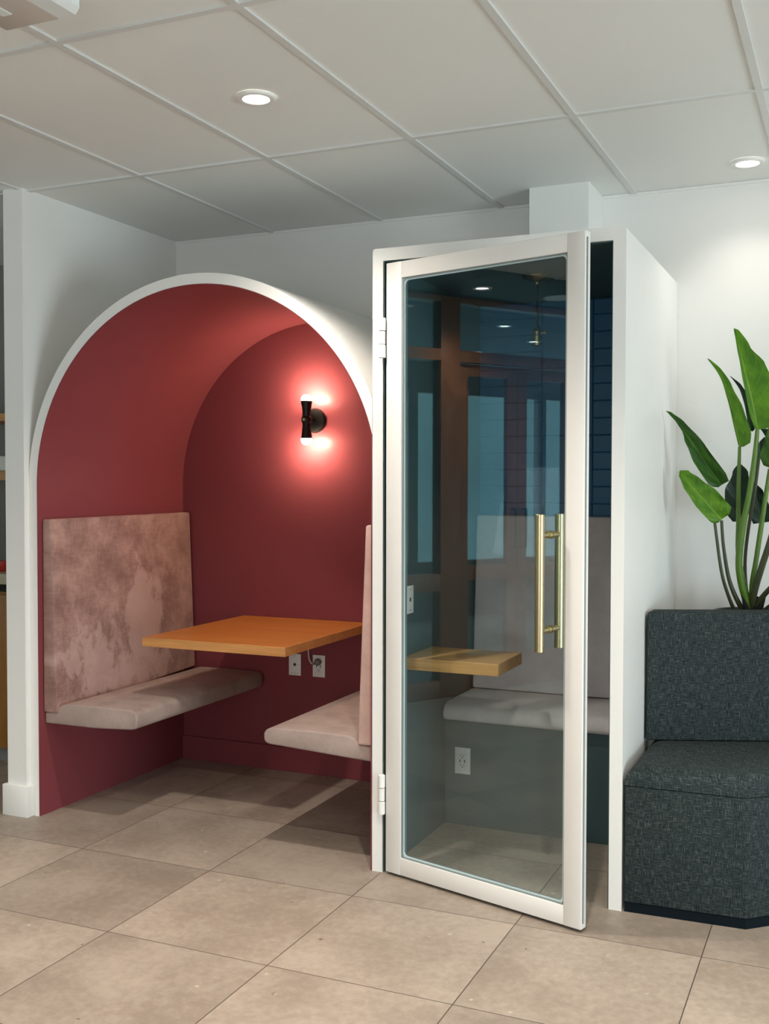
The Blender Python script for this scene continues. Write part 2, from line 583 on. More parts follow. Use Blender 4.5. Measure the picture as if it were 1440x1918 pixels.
        if parent is not None:
            o.parent = parent
        return o


def world_loc(o):
    v = Vector(o.location)
    while o.parent:
        o = o.parent
        v += Vector(o.location)
    return v


def thing(name, loc, label, cat, group=None, rz=0.0):
    o = bpy.data.objects.new(name, None)
    o.empty_display_size = 0.1
    C.objects.link(o)
    o.location = loc
    o.rotation_euler = (0, 0, rz)
    tag(o, label, cat, group)
    return o


def tag(o, label, cat, group=None):
    o['label'] = label
    o['category'] = cat
    if group:
        o['group'] = group


def structure(o, label=None):
    o['kind'] = 'structure'
    if label:
        o['label'] = label
    return o


def copy_tree(o, parent=None):
    c = o.copy()
    C.objects.link(c)
    c.parent = parent
    for ch in list(o.children):
        copy_tree(ch, c)
    return c


def sbox(name, mat, x0, x1, y0, y1, z0, z1, label=None, r=0.0):
    b = MB()
    b.box(x0, x1, y0, y1, z0, z1, r)
    return structure(b.build(name, mat, smooth=30 if r else None), label)


def at(x, y, Y):
    """World point on the plane at depth Y that the photo shows at pixel (x, y)."""
    d = FW + RT * ((x - 720) / F_PX) - UP * ((y - 959) / F_PX)
    return CAM + d * (Y / d.y)


# ------------------------------------------------------------------ the room
b = MB()
b.box(-7.6, 5.0, -5.0, 5.1, -0.12, 0.0)
structure(b.build('floor', FLOOR_M), 'beige stone-look porcelain tile floor in large squares')

b = MB()
b.box(-7.6, 5.0, -5.0, 5.1, CZ + 0.007, CZ + 0.12)
ceiling = structure(b.build('ceiling', CEIL_M), 'grey-white suspended tile ceiling')
gb = MB()
GX0, GY0, W2 = -0.316, 3.727, 0.012
xs = [GX0 + 0.6155 * k for k in range(-11, 9)]
ys = [GY0 + 1.219 * k for k in range(-7, 1)]
for x in xs:
    gb.box(x - W2, x + W2, -4.99, YW, CZ, CZ + 0.02)
for y in ys:
    gb.box(-7.5, 4.99, y - W2, y + W2, CZ - 0.0004, CZ + 0.02)
gb.build('ceiling_grid', GRIDW, ceiling)

sbox('wall_back', WHITE, -3.478, 5.0, YW, YW + 0.12, 0, CZ + 0.008, 'white rear wall behind the booths')
sbox('trim_1', TRIMW, -3.372, 5.0, YW - 0.008, YW + 0.002, CZ - 0.006, CZ + 0.006, 'thin edge trim where ceiling meets rear wall')
sbox('wall_left', WHITE, -3.478, -3.372, 3.682, YW + 0.12, 0, CZ + 0.008, 'white partition wall end left of the arched alcove')
b = MB()
b.box(-3.496, -3.354, 3.664, 3.7115, 0, 0.14, 0.004)
structure(b.build('baseboard_left', TRIMW, smooth=30), 'white square baseboard wrapping the foot of the left wall end')
b = MB()
b.box(-1.338, -1.074, 4.578, YW, 2.39, CZ + 0.008, 0.002)
structure(b.build('wall_bulkhead', WHITE), 'white boxed bulkhead above the glass door booth')

# unseen sides of the room, with the shop windows the daylight comes through
sbox('wall_kitchen', KWALL, -7.6, -3.478, 4.96, 5.08, 0, CZ + 0.008)
sbox('wall_rear', WHITE, -7.6, 5.0, -5.12, -5.0, 0, CZ + 0.008)
sbox('wall_right', WHITE, 5.0, 5.12, -5.12, 5.1, 0, CZ + 0.008)
sbox('wall_street', KWALL, -7.72, -7.6, -5.12, 5.1, 0, 0.62)
sbox('wall_street', KWALL, -7.72, -7.6, -5.12, 5.1, 2.45, CZ + 0.008)
sbox('wall_street', KWALL, -7.72, -7.6, 2.4, 5.1, 0.62, 2.45)
for y0 in (-5.12, -2.6, -0.75, 0.9):
    sbox('wall_street', KWALL, -7.70, -7.62, y0, y0 + 0.12, 0.62, 2.45)
# building fronts across the street, with a gap of open sky between them
sbox('wall_facade', FACADE, -13.0, -12.0, -3.50, 14.0, -0.1, 9.0)
sbox('wall_facade', FACADE, -13.0, -12.0, -20.0, -3.92, -0.1, 9.0)
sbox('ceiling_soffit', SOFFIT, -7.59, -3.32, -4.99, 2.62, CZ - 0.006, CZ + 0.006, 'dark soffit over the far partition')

# mahogany framed glass partition on the far left, which the glass door mirrors
PX = -4.2


def pbar(m, y0, y1, z0, z1, d=0.05):
    m.box(PX - d, PX + d, y0, y1, z0, z1, 0.004)


part_root = bpy.data.objects.new('wall_partition', None)
C.objects.link(part_root)
part_root.location = (PX, 1.0, 0)
structure(part_root, 'mahogany framed glass partition with double doors')
b = MB()
pbar(b, 1.40, 1.566, 0, CZ)
pbar(b, 0.10, 0.30, 0, CZ)
pbar(b, 2.60, 2.72, 0, CZ)
pbar(b, -2.6, -2.44, 0, CZ)
pbar(b, 0.30, 1.40, 2.325, 2.405)
for y0, y1 in ((0.30, 1.40), (1.566, 2.60), (-2.44, 0.10)):
    pbar(b, y0, y1, CZ - 0.045, CZ)
    if y1 != 1.40:
        pbar(b, y0, y1, 0.0, 0.12)
        pbar(b, y0, y1, 0.74, 0.86)
        pbar(b, y0, y1, 2.325, 2.405)
b.build('timber_frame', FRAMEW, part_root, smooth=30)
for y0, y1 in ((0.30, 1.40), (1.566, 2.60), (-2.44, 0.10)):
    b = MB()
    b.box(PX - 0.004, PX + 0.004, y0, y1, 2.405, CZ - 0.045)
    if y1 != 1.40:
        b.box(PX - 0.004, PX + 0.004, y0, y1, 0.86, 2.325)
        b.box(PX - 0.004, PX + 0.004, y0, y1, 0.12, 0.74)
    b.build('glazing', SHOPGLASS, part_root)
for k, (y0, y1) in enumerate(((0.855, 1.395), (0.305, 0.849))):
    b = MB()
    e = 0.09
    pbar(b, y0, y0 + e, 0.01, 2.318, 0.022)
    pbar(b, y1 - e, y1, 0.01, 2.318, 0.022)
    pbar(b, y0 + e, y1 - e, 2.235, 2.318, 0.022)
    pbar(b, y0 + e, y1 - e, 0.01, 0.26, 0.022)
    pbar(b, y0 + e, y1 - e, 0.80, 0.90, 0.022)
    dl = structure(b.build('door_%d' % (k + 1), FRAMEW, smooth=30), 'mahogany framed glass door leaf in the far partition')
    b = MB()
    b.box(PX - 0.004, PX + 0.004, y0 + e, y1 - e, 0.26, 0.80)
    b.box(PX - 0.004, PX + 0.004, y0 + e, y1 - e, 0.90, 2.235)
    b.build('door_glass', SHOPGLASS, dl)
    b = MB()
    yh = y0 + 0.045 if k == 0 else y1 - 0.045
    b.tube([(PX + 0.022, yh, 1.02), (PX + 0.065, yh, 1.02), (PX + 0.065, yh, 1.30), (PX + 0.022, yh, 1.30)], 0.009, 10)
    b.build('door_handle', BLACKM, dl, smooth=40)

# ------------------------------------------------------------------ arched alcove
AX, AZ, RO, RI, CLIP = -2.5, 1.475, 0.8715, 0.828, -1.697


def arch(r, n=72):
    end = math.acos((CLIP - AX) / r)
    pts = [(AX - r, 0.0), (AX - r, AZ * 0.5)]
    for k in range(n + 1):
        t = math.pi + (end - math.pi) * k / n
        pts.append((AX + r * math.cos(t), AZ + r * math.sin(t)))
    return pts


alcove = thing('arched_alcove', (AX, YF, 0), 'white rimmed arched seating alcove painted burgundy rose inside', 'alcove')
b = MB()
b.strip(arch(RO), arch(RI), YF, YW - 0.003)
b.build('arch_shell', TRIMW, alcove, smooth=30)
b = MB()
b.strip(arch(RI - 0.0003), arch(RI - 0.0033), YF + 0.0005, YW - 0.013)
b.build('vault_lining', ROSE, alcove, smooth=30)
b = MB()
b.box(CLIP - 0.004, CLIP - 0.0005, YF + 0.0005, YW - 0.013, 0, AZ + 0.19)
b.build('side_panel', ROSE, alcove)
b = MB()
pts = arch(RI - 0.0005)
b.prism(pts + [(CLIP - 0.0005, 0.0)], 'y', YW - 0.0125, YW - 0.004)
b.build('rear_panel', ROSE, alcove)
b = MB()
b.box(-3.3245, CLIP - 0.0045, YW - 0.026, YW - 0.0128, 0, 0.125, 0.002)
b.build('skirting', ROSE, alcove)


def cushion(m, prof, y0, y1, r=0.03, seg=4):
    m.prism(prof, 'y', y0, y1, r, seg)


# left bench
lb = thing('bench', (-3.07, 4.27, 0), 'left alcove bench, its velvet backrest rubbed in pale patches', 'bench', 'cushioned alcove benches')
b = MB()
prof = [(-3.323, 0.412), (-3.05, 0.413), (-2.86, 0.424), (-2.832, 0.429), (-2.823, 0.440), (-2.821, 0.486), (-2.830, 0.502), (-2.856, 0.510), (-3.05, 0.512), (-3.20, 0.508), (-3.235, 0.497), (-3.262, 0.468), (-3.323, 0.462)]
b.prism(prof, 'y', 3.748, 4.812, 0.009, 3)
b.build('seat_cushion', SEATF, lb, smooth=50)
b = MB()
b.tube([(-2.8385, 3.7535, 0.432), (-2.837, 3.752, 0.455), (-2.8395, 3.7525, 0.478), (-2.851, 3.757, 0.494)], 0.0028, 6, 3)
b.build('corner_stitching', SEATF, lb, smooth=60)
b = MB()
b.hexa([(-3.323, 3.738, 0.4635), (-3.243, 3.738, 0.4635), (-3.234, 4.808, 0.509), (-3.323, 4.808, 0.509), (-3.323, 3.738, 1.326), (-3.275, 3.738, 1.326), (-3.266, 4.808, 1.330), (-3.323, 4.808, 1.330)])
bmesh.ops.bevel(b.bm, geom=list(b.bm.edges), offset=0.009, segments=3, profile=0.5, affect='EDGES')
vel = b.build('backrest', VELVET, lb, smooth=50)
# texture coordinates of the velvet start at the panel's front lower corner
vel.data.transform(Matrix.Translation(Vector((0, 4.27 - 3.738, -0.466))))
vel.location = (0, -(4.27 - 3.738), 0.466)

# right bench
rb = thing('bench', (-1.93, 4.27, 0), 'right alcove bench with plain blush backrest beside the glass door frame', 'bench', 'cushioned alcove benches')
b = MB()
prof = [(-1.7025, 0.408), (-2.00, 0.424), (-2.168, 0.433), (-2.188, 0.438), (-2.196, 0.449), (-2.196, 0.476), (-2.186, 0.492), (-2.155, 0.502), (-1.95, 0.506), (-1.82, 0.503), (-1.785, 0.493), (-1.772, 0.474), (-1.7025, 0.468)]
b.prism(prof[::-1], 'y', 3.748, 4.812, 0.009, 3)
b.build('seat_cushion', SEATF, rb, smooth=50)
b = MB()
b.hexa([(-1.771, 3.738, 0.473), (-1.7025, 3.738, 0.473), (-1.7025, 4.808, 0.507), (-1.771, 4.808, 0.507), (-1.737, 3.738, 1.328), (-1.7025, 3.738, 1.328), (-1.7025, 4.808, 1.33), (-1.737, 4.808, 1.33)])
bmesh.ops.bevel(b.bm, geom=list(b.bm.edges), offset=0.009, segments=3, profile=0.5, affect='EDGES')
b.build('backrest', BACKF, rb, smooth=50)

# cantilever table
tb = thing('wall_table', (-2.578, 4.39, 0.753), 'orange oak table cantilevered from the rose alcove wall', 'table')
b = MB()
b.mi = 1
b.box(-2.945, -2.212, 3.955, 4.828, 0.753, 0.7935, 0.0015, 1)
for f in b.bm.faces:
    if f.normal.z > 0.9 or f.calc_center_median().z > 0.793:
        f.material_index = 0
b.build('tabletop', [TABLE_TOP, TABLE_EDGE], tb)


def wall_plate(name, cx, cz, label, cat, kind, w=0.07, h=0.112, Yp=YW - 0.0128, group=None, plugged=False):
    """Cover plate on a wall that faces the camera (-y)."""
    t = thing(name, (cx, Yp, cz), label, cat, group)
    m = MB()
    m.box(-w / 2, w / 2, -0.006, -0.0002, -h / 2, h / 2, 0.002)
    m.build('plate', PLATE, t, local=True, smooth=30)
    if kind == 'power':
        m = MB()
        m.box(-0.0165, 0.0165, -0.0085, -0.0062, -0.0335, 0.0335, 0.001)
        m.build('receptacle', PLATE, t, local=True, smooth=30)
        m = MB()
        for s in (-1, 1):
            z = s * 0.021
            for x in (-0.0065, 0.0065):
                m.box(x - 0.0012, x + 0.0012, -0.0092, -0.0087, z - 0.001, z + 0.007)
            m.lathe([(0.0026, 0), (0.0026, 0.0005)], (0, -0.0087, z - 0.006), (0, -1, 0), 12)
        for x in (-0.0105, 0.0105):
            m.box(x - 0.0022, x + 0.0022, -0.0092, -0.0087, -0.0065, 0.0065)
        m.build('socket_slots', SLOT, t, local=True)
    else:
        m = MB()
        m.box(-0.007, 0.007, -0.0068, -0.0063, -0.007, 0.007)
        m.build('network_port', SLOT, t, local=True)
        for x, z in ((-0.018, -0.045), (0.0, -0.045), (0.017, -0.045), (0.018, 0.0), (0.0, 0.045)):
            m = MB()
            m.lathe([(0.0022, 0), (0.0022, 0.0006)], (x, -0.0062, z), (0, -1, 0), 10)
            m.build('screw', SLOT, t, local=True)
    return t


wall_plate('data_plate', -2.640, 0.556, 'white data port plate under the orange oak table', 'wall plate', 'data')
op = wall_plate('power_outlet', -2.5015, 0.557, 'white outlet on the rose wall with a grey plug in its upper half', 'outlet', 'power')
pg = thing('power_plug', (-2.5015, YW - 0.0215, 0.580), 'grey plug with pale cord rising behind the orange oak table', 'plug')
m = MB()
m.lathe([(0.008, 0.0), (0.0175, 0.002), (0.018, 0.014), (0.0135, 0.022), (0.006, 0.025)], (0, 0, 0), (0, -1, 0), 20)
m.tube([(0, -0.012, 0), (-0.012, -0.014, -0.006), (-0.024, -0.014, -0.012)], [0.008, 0.007, 0.005], 10, 3)
m.build('plug_head', GREYP, pg, local=True, smooth=50)
m = MB()
m.tube([(-0.022, -0.014, -0.011), (-0.036, -0.015, -0.004), (-0.046, -0.016, 0.022), (-0.050, -0.016, 0.07), (-0.050, -0.014, 0.1735)], 0.0042, 10, 5)
m.build('cord', CORDG, pg, local=True, smooth=60)

# twin bulb wall sconce
SX, SY, SZ = -2.523, 4.735, 1.8035
sc = thing('wall_sconce', (SX, YW - 0.0128, SZ), 'black twin-bulb sconce glowing on the rose alcove wall', 'wall lamp')
sc_off = YW - 0.0128


def sl(x, y, z):
    return (x, y - sc_off, z)


m = MB()
m.lathe([(0.063, 0.0), (0.064, 0.006), (0.062, 0.016), (0.056, 0.022), (0.02, 0.024)], (0, 0, 0), (0, -1, 0), 40)
m.build('backplate', BLACKM, sc, local=True, smooth=40)
m = MB()
m.lathe([(0.012, 0.0), (0.012, 0.075)], (0, -0.02, 0), (0, -1, 0), 20)
m.sphere((0, SY - sc_off, 0), 0.027)
m.build('arm', BLACKM, sc, local=True, smooth=50)
m = MB()
m.lathe([(0.008, 0), (0.008, 0.006)], (0, SY - sc_off - 0.025, 0), (0, -1, 0), 16)
m.build('finial', OLDBRASS, sc, local=True, smooth=40)
for s in (1, -1):
    m = MB()
    m.lathe([(0.020, 0.012), (0.0205, 0.035), (0.024, 0.065), (0.0295, 0.094), (0.028, 0.094), (0.022, 0.068)], (0, SY - sc_off, 0), (0, 0, s), 28)
    sk = m.build('lamp_socket', BLACKM, sc, local=True, smooth=50)
    m = MB()
    m.lathe([(0.012, 0.070), (0.0235, 0.086), (0.0275, 0.097), (0.0262, 0.108), (0.020, 0.118), (0.010, 0.1235), (0.0, 0.125)], (0, SY - sc_off, 0), (0, 0, s), 28)
    m.build('bulb', BULB, sk, local=True, smooth=60)

# ------------------------------------------------------------------ phone booth
BX0, BX1, BI0, BI1, BZ, BZI = -1.695, -0.740, -1.652, -0.785, 2.375, 2.328


def booth_outline(x0, x1, zt, r):
    p = [(x0, 0.0)]
    for k in range(7):
        t = math.pi - k * math.pi / 12
        p.append((x0 + r + r * math.cos(t), zt - r + r * math.sin(t)))
    for k in range(7):
        t = math.pi / 2 - k * math.pi / 12
        p.append((x1 - r + r * math.cos(t), zt - r + r * math.sin(t)))
    p.append((x1, 0.0))
    return p


booth = thing('phone_booth', ((BX0 + BX1) / 2, YF, 0), 'white phone booth with teal and navy interior behind the open glass door', 'booth')
b = MB()
b.strip(booth_outline(BX0, BX1, BZ, 0.014), booth_outline(BI0, BI1, BZI, 0.003), YF, YW - 0.002)
b.build('booth_shell', TRIMW, booth, smooth=30)
b = MB()
b.strip(booth_outline(BI0 + 0.0005, BI1 - 0.0005, BZI - 0.0005, 0.003), booth_outline(BI0 + 0.004, BI1 - 0.004, BZI - 0.004, 0.002), YF + 0.006, YW - 0.004)
b.build('booth_lining', TEAL, booth, smooth=30)
b = MB()
b.box(BI0 + 0.0045, BI1 - 0.0045, YW - 0.012, YW - 0.004, 0, BZI - 0.0045)
PL, V1, V2, Z0, PH = 4.822, -1.343, -1.107, 1.3975, 0.0777
g = 0.0006
for k in range(-8, 12):
    z0, z1 = Z0 + k * PH, min(Z0 + (k + 1) * PH, BZI - 0.006)
    if z0 >= z1:
        continue
    b.box(BI0 + 0.006, V1 - g, PL, YW - 0.012, z0 + g, z1 - g, 0.0032, 1)
    b.box(V2 + g, BI1 - 0.006, PL, YW - 0.012, z0 + g, z1 - g, 0.0032, 1)
for k in range(-2, 4):
    z0, z1 = Z0 + k * 4 * PH, min(Z0 + (k + 1) * 4 * PH, BZI - 0.006)
    if z0 < z1:
        b.box(V1 + g, V2 - g, PL, YW - 0.012, z0 + g, z1 - g, 0.0032, 1)
b.build('acoustic_panelling', NAVY, booth)
b = MB()
for z in (2.165, 2.215):
    b.box(BI1 - 0.0065, BI1 - 0.0043, 3.775, 3.80, z, z + 0.003)
b.box(BI1 - 0.0065, BI1 - 0.0043, 3.775, 3.778, 2.165, 2.218)
b.box(BI1 - 0.0065, BI1 - 0.0043, 3.797, 3.80, 2.165, 2.218)
b.build('door_catch', STEEL, booth)

# bench in the booth
bb = thing('booth_bench', (-1.217, 4.6, 0), 'mauve grey booth bench seen through the tinted glass door', 'bench')
b = MB()
b.box(BI0 + 0.006, BI1 - 0.006, 4.372, PL - 0.001, 0, 0.462, 0.002)
b.build('bench_base', TEAL, bb)
b = MB()
prof = [(4.332, 0.470), (4.335, 0.505), (4.352, 0.527), (4.385, 0.536), (4.60, 0.535), (4.80, 0.532), (4.80, 0.4635), (4.37, 0.4625), (4.345, 0.463)]
b.prism(prof, 'x', BI0 + 0.007, BI1 - 0.007, 0.012, 3)
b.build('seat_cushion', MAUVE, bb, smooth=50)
b = MB()
x0, x1 = BI0 + 0.012, BI1 - 0.010
b.hexa([(x0, 4.712, 0.5365), (x1, 4.712, 0.5365), (x1, 4.818, 0.5365), (x0, 4.818, 0.5365), (x0, 4.768, 1.340), (x1, 4.768, 1.340), (x1, 4.818, 1.340), (x0, 4.818, 1.340)])
bmesh.ops.bevel(b.bm, geom=list(b.bm.edges), offset=0.01, segments=3, profile=0.5, affect='EDGES')
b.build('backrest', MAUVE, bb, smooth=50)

# booth table
bt = thing('wall_table', (-1.45, 4.05, 0.752), 'small honey oak shelf table inside the teal booth', 'table')
b = MB()
b.mi = 1
b.box(BI0 + 0.0045, -1.252, 3.897, 4.212, 0.752, 0.799, 0.0015, 1)
for f in b.bm.faces:
    if f.calc_center_median().z > 0.7985:
        f.material_index = 0
b.build('tabletop', [BOOTH_TOP, BOOTH_EDGE], bt)

wall_plate('power_outlet', -1.562, 0.283, 'white power outlet with charging ports low on the teal booth bench base', 'outlet', 'power', 0.071, 0.115, 4.3717)
dp = thing('data_plate', (BI0 + 0.0045, 3.961, 1.023), 'white data port plate on the teal booth wall', 'wall plate')
m = MB()
m.box(0.0002, 0.006, -0.036, 0.036, -0.056, 0.056, 0.002)
m.build('plate', PLATE, dp, local=True, smooth=30)
m = MB()
m.box(0.0062, 0.0068, -0.006, 0.007, -0.008, 0.008)
m.build('network_port', SLOT, dp, local=True)
for y, z in ((-0.006, 0.042), (0.008, 0.042), (-0.006, -0.042), (0.008, -0.042)):
    m = MB()
    m.lathe([(0.0025, 0), (0.0025, 0.0006)], (0.0062, y, z), (1, 0, 0), 10)
    m.build('screw', SLOT, dp, local=True)

# pendant inside the booth
pn = thing('pendant_lamp', (-1.192, 4.2, BZI - 0.0045), 'small brass pendant with bare socket hanging inside the dark booth', 'pendant lamp')
m = MB()
m.lathe([(0.060, 0.0), (0.061, -0.004), (0.052, -0.014), (0.030, -0.024), (0.012, -0.028), (0.009, -0.036), (0.004, -0.037)], (0, 0, -0.0003), (0, 0, 1), 36)
m.build('canopy', OLDBRASS, pn, local=True, smooth=50)
m = MB()
m.tube([(-0.0022, 0, -0.034), (-0.0022, 0, -0.20)], 0.0022, 8)
m.tube([(0.0022, 0, -0.034), (0.0022, 0, -0.20)], 0.0022, 8)
m.build('cord', BLACKM, pn, local=True, smooth=50)
m = MB()
m.lathe([(0.003, -0.196), (0.008, -0.204), (0.016, -0.216), (0.0185, -0.222), (0.015, -0.224), (0.0155, -0.236), (0.019, -0.238), (0.016, -0.241),
         (0.0165, -0.262), (0.022, -0.263), (0.022, -0.266), (0.0185, -0.268), (0.0185, -0.280), (0.012, -0.282)], (0, 0, 0), (0, 0, 1), 28)
m.build('lamp_socket', OLDBRASS, pn, local=True, smooth=40)
m = MB()
m.lathe([(0.003, 0.0), (0.003, 0.016), (0.0065, 0.017), (0.0065, 0.023), (0.003, 0.024)], (0.014, 0, -0.232), (1, 0, 0.1), 14)
m.build('switch_key', OLDBRASS, pn, local=True, smooth=40)

# ------------------------------------------------------------------ glass door, standing ajar
DA = math.radians(-16.0)
DW, DT, DZ0, DZ1 = 0.853, 0.036, 0.011, 2.315
door = thing('glass_door', (-1.645, 3.705, 0), 'white framed tinted glass door standing ajar on the booth', 'door', rz=DA)
# local frame: x along the leaf from the hinge, +y into the booth
S0, S1, ZB, ZT = 0.083, 0.786, 0.077, 2.253
b = MB()
b.box(0.011, S0, 0, DT, DZ0, DZ1, 0.003)
b.box(S1, DW, 0, DT, DZ0, DZ1, 0.003)
b.box(S0 - 0.001, S1 + 0.001, 0.0002, DT, ZT, DZ1 - 0.0005, 0.0028)
b.box(S0 - 0.001, S1 + 0.001, 0.0002, DT, DZ0 + 0.0005, ZB, 0.0028)
b.build('door_frame', DOORW, door, local=True, smooth=30)
b = MB()
b.box(DW + 0.0002, DW + 0.0035, 0.009, 0.014, DZ0 + 0.02, DZ1 - 0.02)
b.box(0.02, DW - 0.02, 0.026, 0.032, DZ0 - 0.006, DZ0 + 0.0005)
b.build('weather_seal', GASKET, door, local=True)


def round_rect(x0, x1, z0, z1, r, n=6):
    p = []
    for cx, cz, a0 in ((x1 - r, z0 + r, -90), (x1 - r, z1 - r, 0), (x0 + r, z1 - r, 90), (x0 + r, z0 + r, 180)):
        for k in range(n + 1):
            t = math.radians(a0 + 90 * k / n)
            p.append((cx + r * math.cos(t), cz + r * math.sin(t)))
    return p


b = MB()
b.strip(round_rect(S0 + 0.0005, S1 - 0.0005, ZB + 0.0005, ZT - 0.0005, 0.002), round_rect(S0 + 0.007, S1 - 0.0045, ZB + 0.0045, ZT - 0.0045, 0.012), 0.006, 0.030, True)
b.build('glazing_gasket', GASKET, door, local=True, smooth=30)
b = MB()
b.strip(round_rect(S0 + 0.0046, S1 - 0.0046, ZB + 0.0046, ZT - 0.0046, 0.012), round_rect(S0 + 0.009, S1 - 0.009, ZB + 0.009, ZT - 0.009, 0.018), 0.0105, 0.0154, True)
b.build('glass_edge_highlight', EDGE_HIGHLIGHT, door, local=True, smooth=30)  # thin strip whose pale colour paints the highlight along the glass edge
b = MB()
b.box(S0 + 0.003, S1 - 0.003, 0.0155, 0.0205, ZB + 0.003, ZT - 0.003)
b.build('glass_pane', PANE, door, local=True)
hd = bpy.data.objects.new('pull_handle', None)
C.objects.link(hd)
hd.parent = door
HX = 0.716
b = MB()
b.lathe([(0.0148, 0.0), (0.0162, 0.0015), (0.0162, 0.4585), (0.0148, 0.46)], (HX, -0.046, 0.928), (0, 0, 1), 28)
b.build('front_bar', BRASS, hd, local=True, smooth=40)
b = MB()
b.lathe([(0.0148, 0.0), (0.0162, 0.0015), (0.0162, 0.4585), (0.0148, 0.46)], (HX, 0.082, 0.928), (0, 0, 1), 28)
b.build('rear_bar', BRASS, hd, local=True, smooth=40)
for z in (0.998, 1.318):
    b = MB()
    b.lathe([(0.010, 0.0), (0.010, 0.042), (0.0135, 0.043), (0.0135, 0.051), (0.011, 0.052)], (HX, -0.036, z), (0, 1, 0), 20)
    b.lathe([(0.011, 0.0), (0.0135, 0.001), (0.0135, 0.008), (0.010, 0.009), (0.010, 0.050)], (HX, 0.021, z), (0, 1, 0), 20)
    b.build('standoff', BRASS, hd, local=True, smooth=40)
for z0, z1 in ((1.960, 2.112), (0.230, 0.383)):
    b = MB()
    h = (z1 - z0) / 3
    for k in range(3):
        rr = 0.0135 if k != 1 else 0.0125
        zz = z0 + k * h
        b.lathe([(rr - 0.002, 0.0012), (rr, 0.003), (rr, h - 0.003), (rr - 0.002, h - 0.0012)], (0.0015, -0.012, zz), (0, 0, 1), 20)
    b.build('hinge', TRIMW, door, local=True, smooth=40)

# ------------------------------------------------------------------ sofa
sofa = thing('sofa', (-0.3, 4.0, 0), 'charcoal green tweed sofa with faceted front beside the booth', 'sofa')


def facet(off, back):
    """Plan outline of the sofa, pulled in by off."""
    o = off
    return [(-0.733 + 0.002, 3.712 + o), (-0.327 - o * 0.4, 3.725 + o), (0.02 - o, 4.045 + o * 0.2), (0.02 - o, back + 0.05), (-0.731, back - 0.23)]


b = MB()
b.prism(facet(0.004, 4.44), 'z', 0.0, 0.034)
b.build('plinth', PLINTH, sofa)
b = MB()
b.prism(facet(0.0, 4.45), 'z', 0.035, 0.442, 0.006, 2)
b.build('sofa_base', TWEED, sofa, smooth=30)
t = bmesh.new()
v0 = [t.verts.new((x, y, 0.444)) for x, y in facet(0.0, 4.46)]
v1 = [t.verts.new((x, y, 0.512)) for x, y in facet(0.0, 4.46)]
t.faces.new(v0[::-1]); t.faces.new(v1)
for i in range(5):
    t.faces.new((v0[i], v0[(i + 1) % 5], v1[(i + 1) % 5], v1[i]))
bmesh.ops.recalc_face_normals(t, faces=list(t.faces))
top_e = [e for e in t.edges if all(v.co.z > 0.5 for v in e.verts)]
bmesh.ops.bevel(t, geom=top_e, offset=0.058, segments=6, profile=0.5, affect='EDGES')
b = MB()
b.merge(t)
b.build('seat_cushion', TWEED, sofa, smooth=60)
# backrest turned away from the front edge, its seam to the seat at the back
b = MB()
A = Vector((-0.731, 4.105, 0)); Bp = Vector((0.02, 4.405, 0))
dn = Vector((-(Bp - A).y, (Bp - A).x, 0)).normalized()
Cc, Dd = A + dn * 0.13, Bp + dn * 0.13
Cc.x = max(Cc.x, -0.731)
rows = []
for z, sh in ((0.5135, 0.0), (0.75, 0.004), (0.97, 0.0), (1.003, 0.012)):
    rows.append([p + dn * (sh if i < 2 else -sh) + Vector((0, 0, z)) for i, p in enumerate((A, Bp, Dd, Cc))])
vs = [[b.bm.verts.new((max(p.x, -0.731), p.y, p.z)) for p in r] for r in rows]
for r0, r1 in zip(vs, vs[1:]):
    for i in range(4):
        b.bm.faces.new((r0[i], r0[(i + 1) % 4], r1[(i + 1) % 4], r1[i]))
b.bm.faces.new(vs[0][::-1]); b.bm.faces.new(vs[-1])
bmesh.ops.recalc_face_normals(b.bm, faces=list(b.bm.faces))
es = [e for e in b.bm.edges if len(e.link_faces) == 2 and e.calc_face_angle() > 0.35]
bmesh.ops.bevel(b.bm, geom=es, offset=0.008, segments=3, profile=0.5, affect='EDGES')
b.build('backrest', TWEED, sofa, smooth=60)

# ------------------------------------------------------------------ plant
PXY = (-0.392, 4.585)
plant = thing('potted_plant', (PXY[0], PXY[1], 0), 'tall broad-leaved green plant in black planter behind the sofa', 'plant')
b = MB()
b.lathe([(0.10, 0.0), (0.105, 0.004), (0.148, 0.962), (0.15, 0.971), (0.138, 0.971), (0.132, 0.942)], (PXY[0], PXY[1], 0), (0, 0, 1), 40, caps=False)
b.build('planter', POT, plant, smooth=40)
b = MB()
b.lathe([(0.001, 0.0), (0.10, 0.0), (0.1315, 0.004), (0.12, 0.014), (0.06, 0.022), (0.0, 0.028)], (PXY[0], PXY[1], 0.940), (0, 0, 1), 30, caps=False)
b.build('soil', SOIL, plant, smooth=60)
b = MB()
random.seed(4)
for k in range(9):
    a = random.random() * 6.28
    r0 = 0.03 * random.random()
    p = Vector((PXY[0] + r0 * math.cos(a), PXY[1] + r0 * math.sin(a), 0.965))
    b.tube([p, p + Vector((0.012 * math.cos(a), 0.012 * math.sin(a), 0.03)), p + Vector((0.03 * math.cos(a), 0.03 * math.sin(a), 0.055 + 0.02 * random.random()))], [0.014, 0.012, 0.004], 8, 3)
b.build('crown', SOIL, plant, smooth=60)


def stem(pix, depth, rad, mat):
    m = MB()
    if not isinstance(depth, (list, tuple)):
        depth = [depth] * len(pix)
    pts = [at(1200 + x / 3.308, 600 + y / 3.308, d) for (x, y), d in zip(pix, depth)]
    m.tube(pts, rad, 10, 5)
    return m.build('stem', mat, plant, smooth=60)


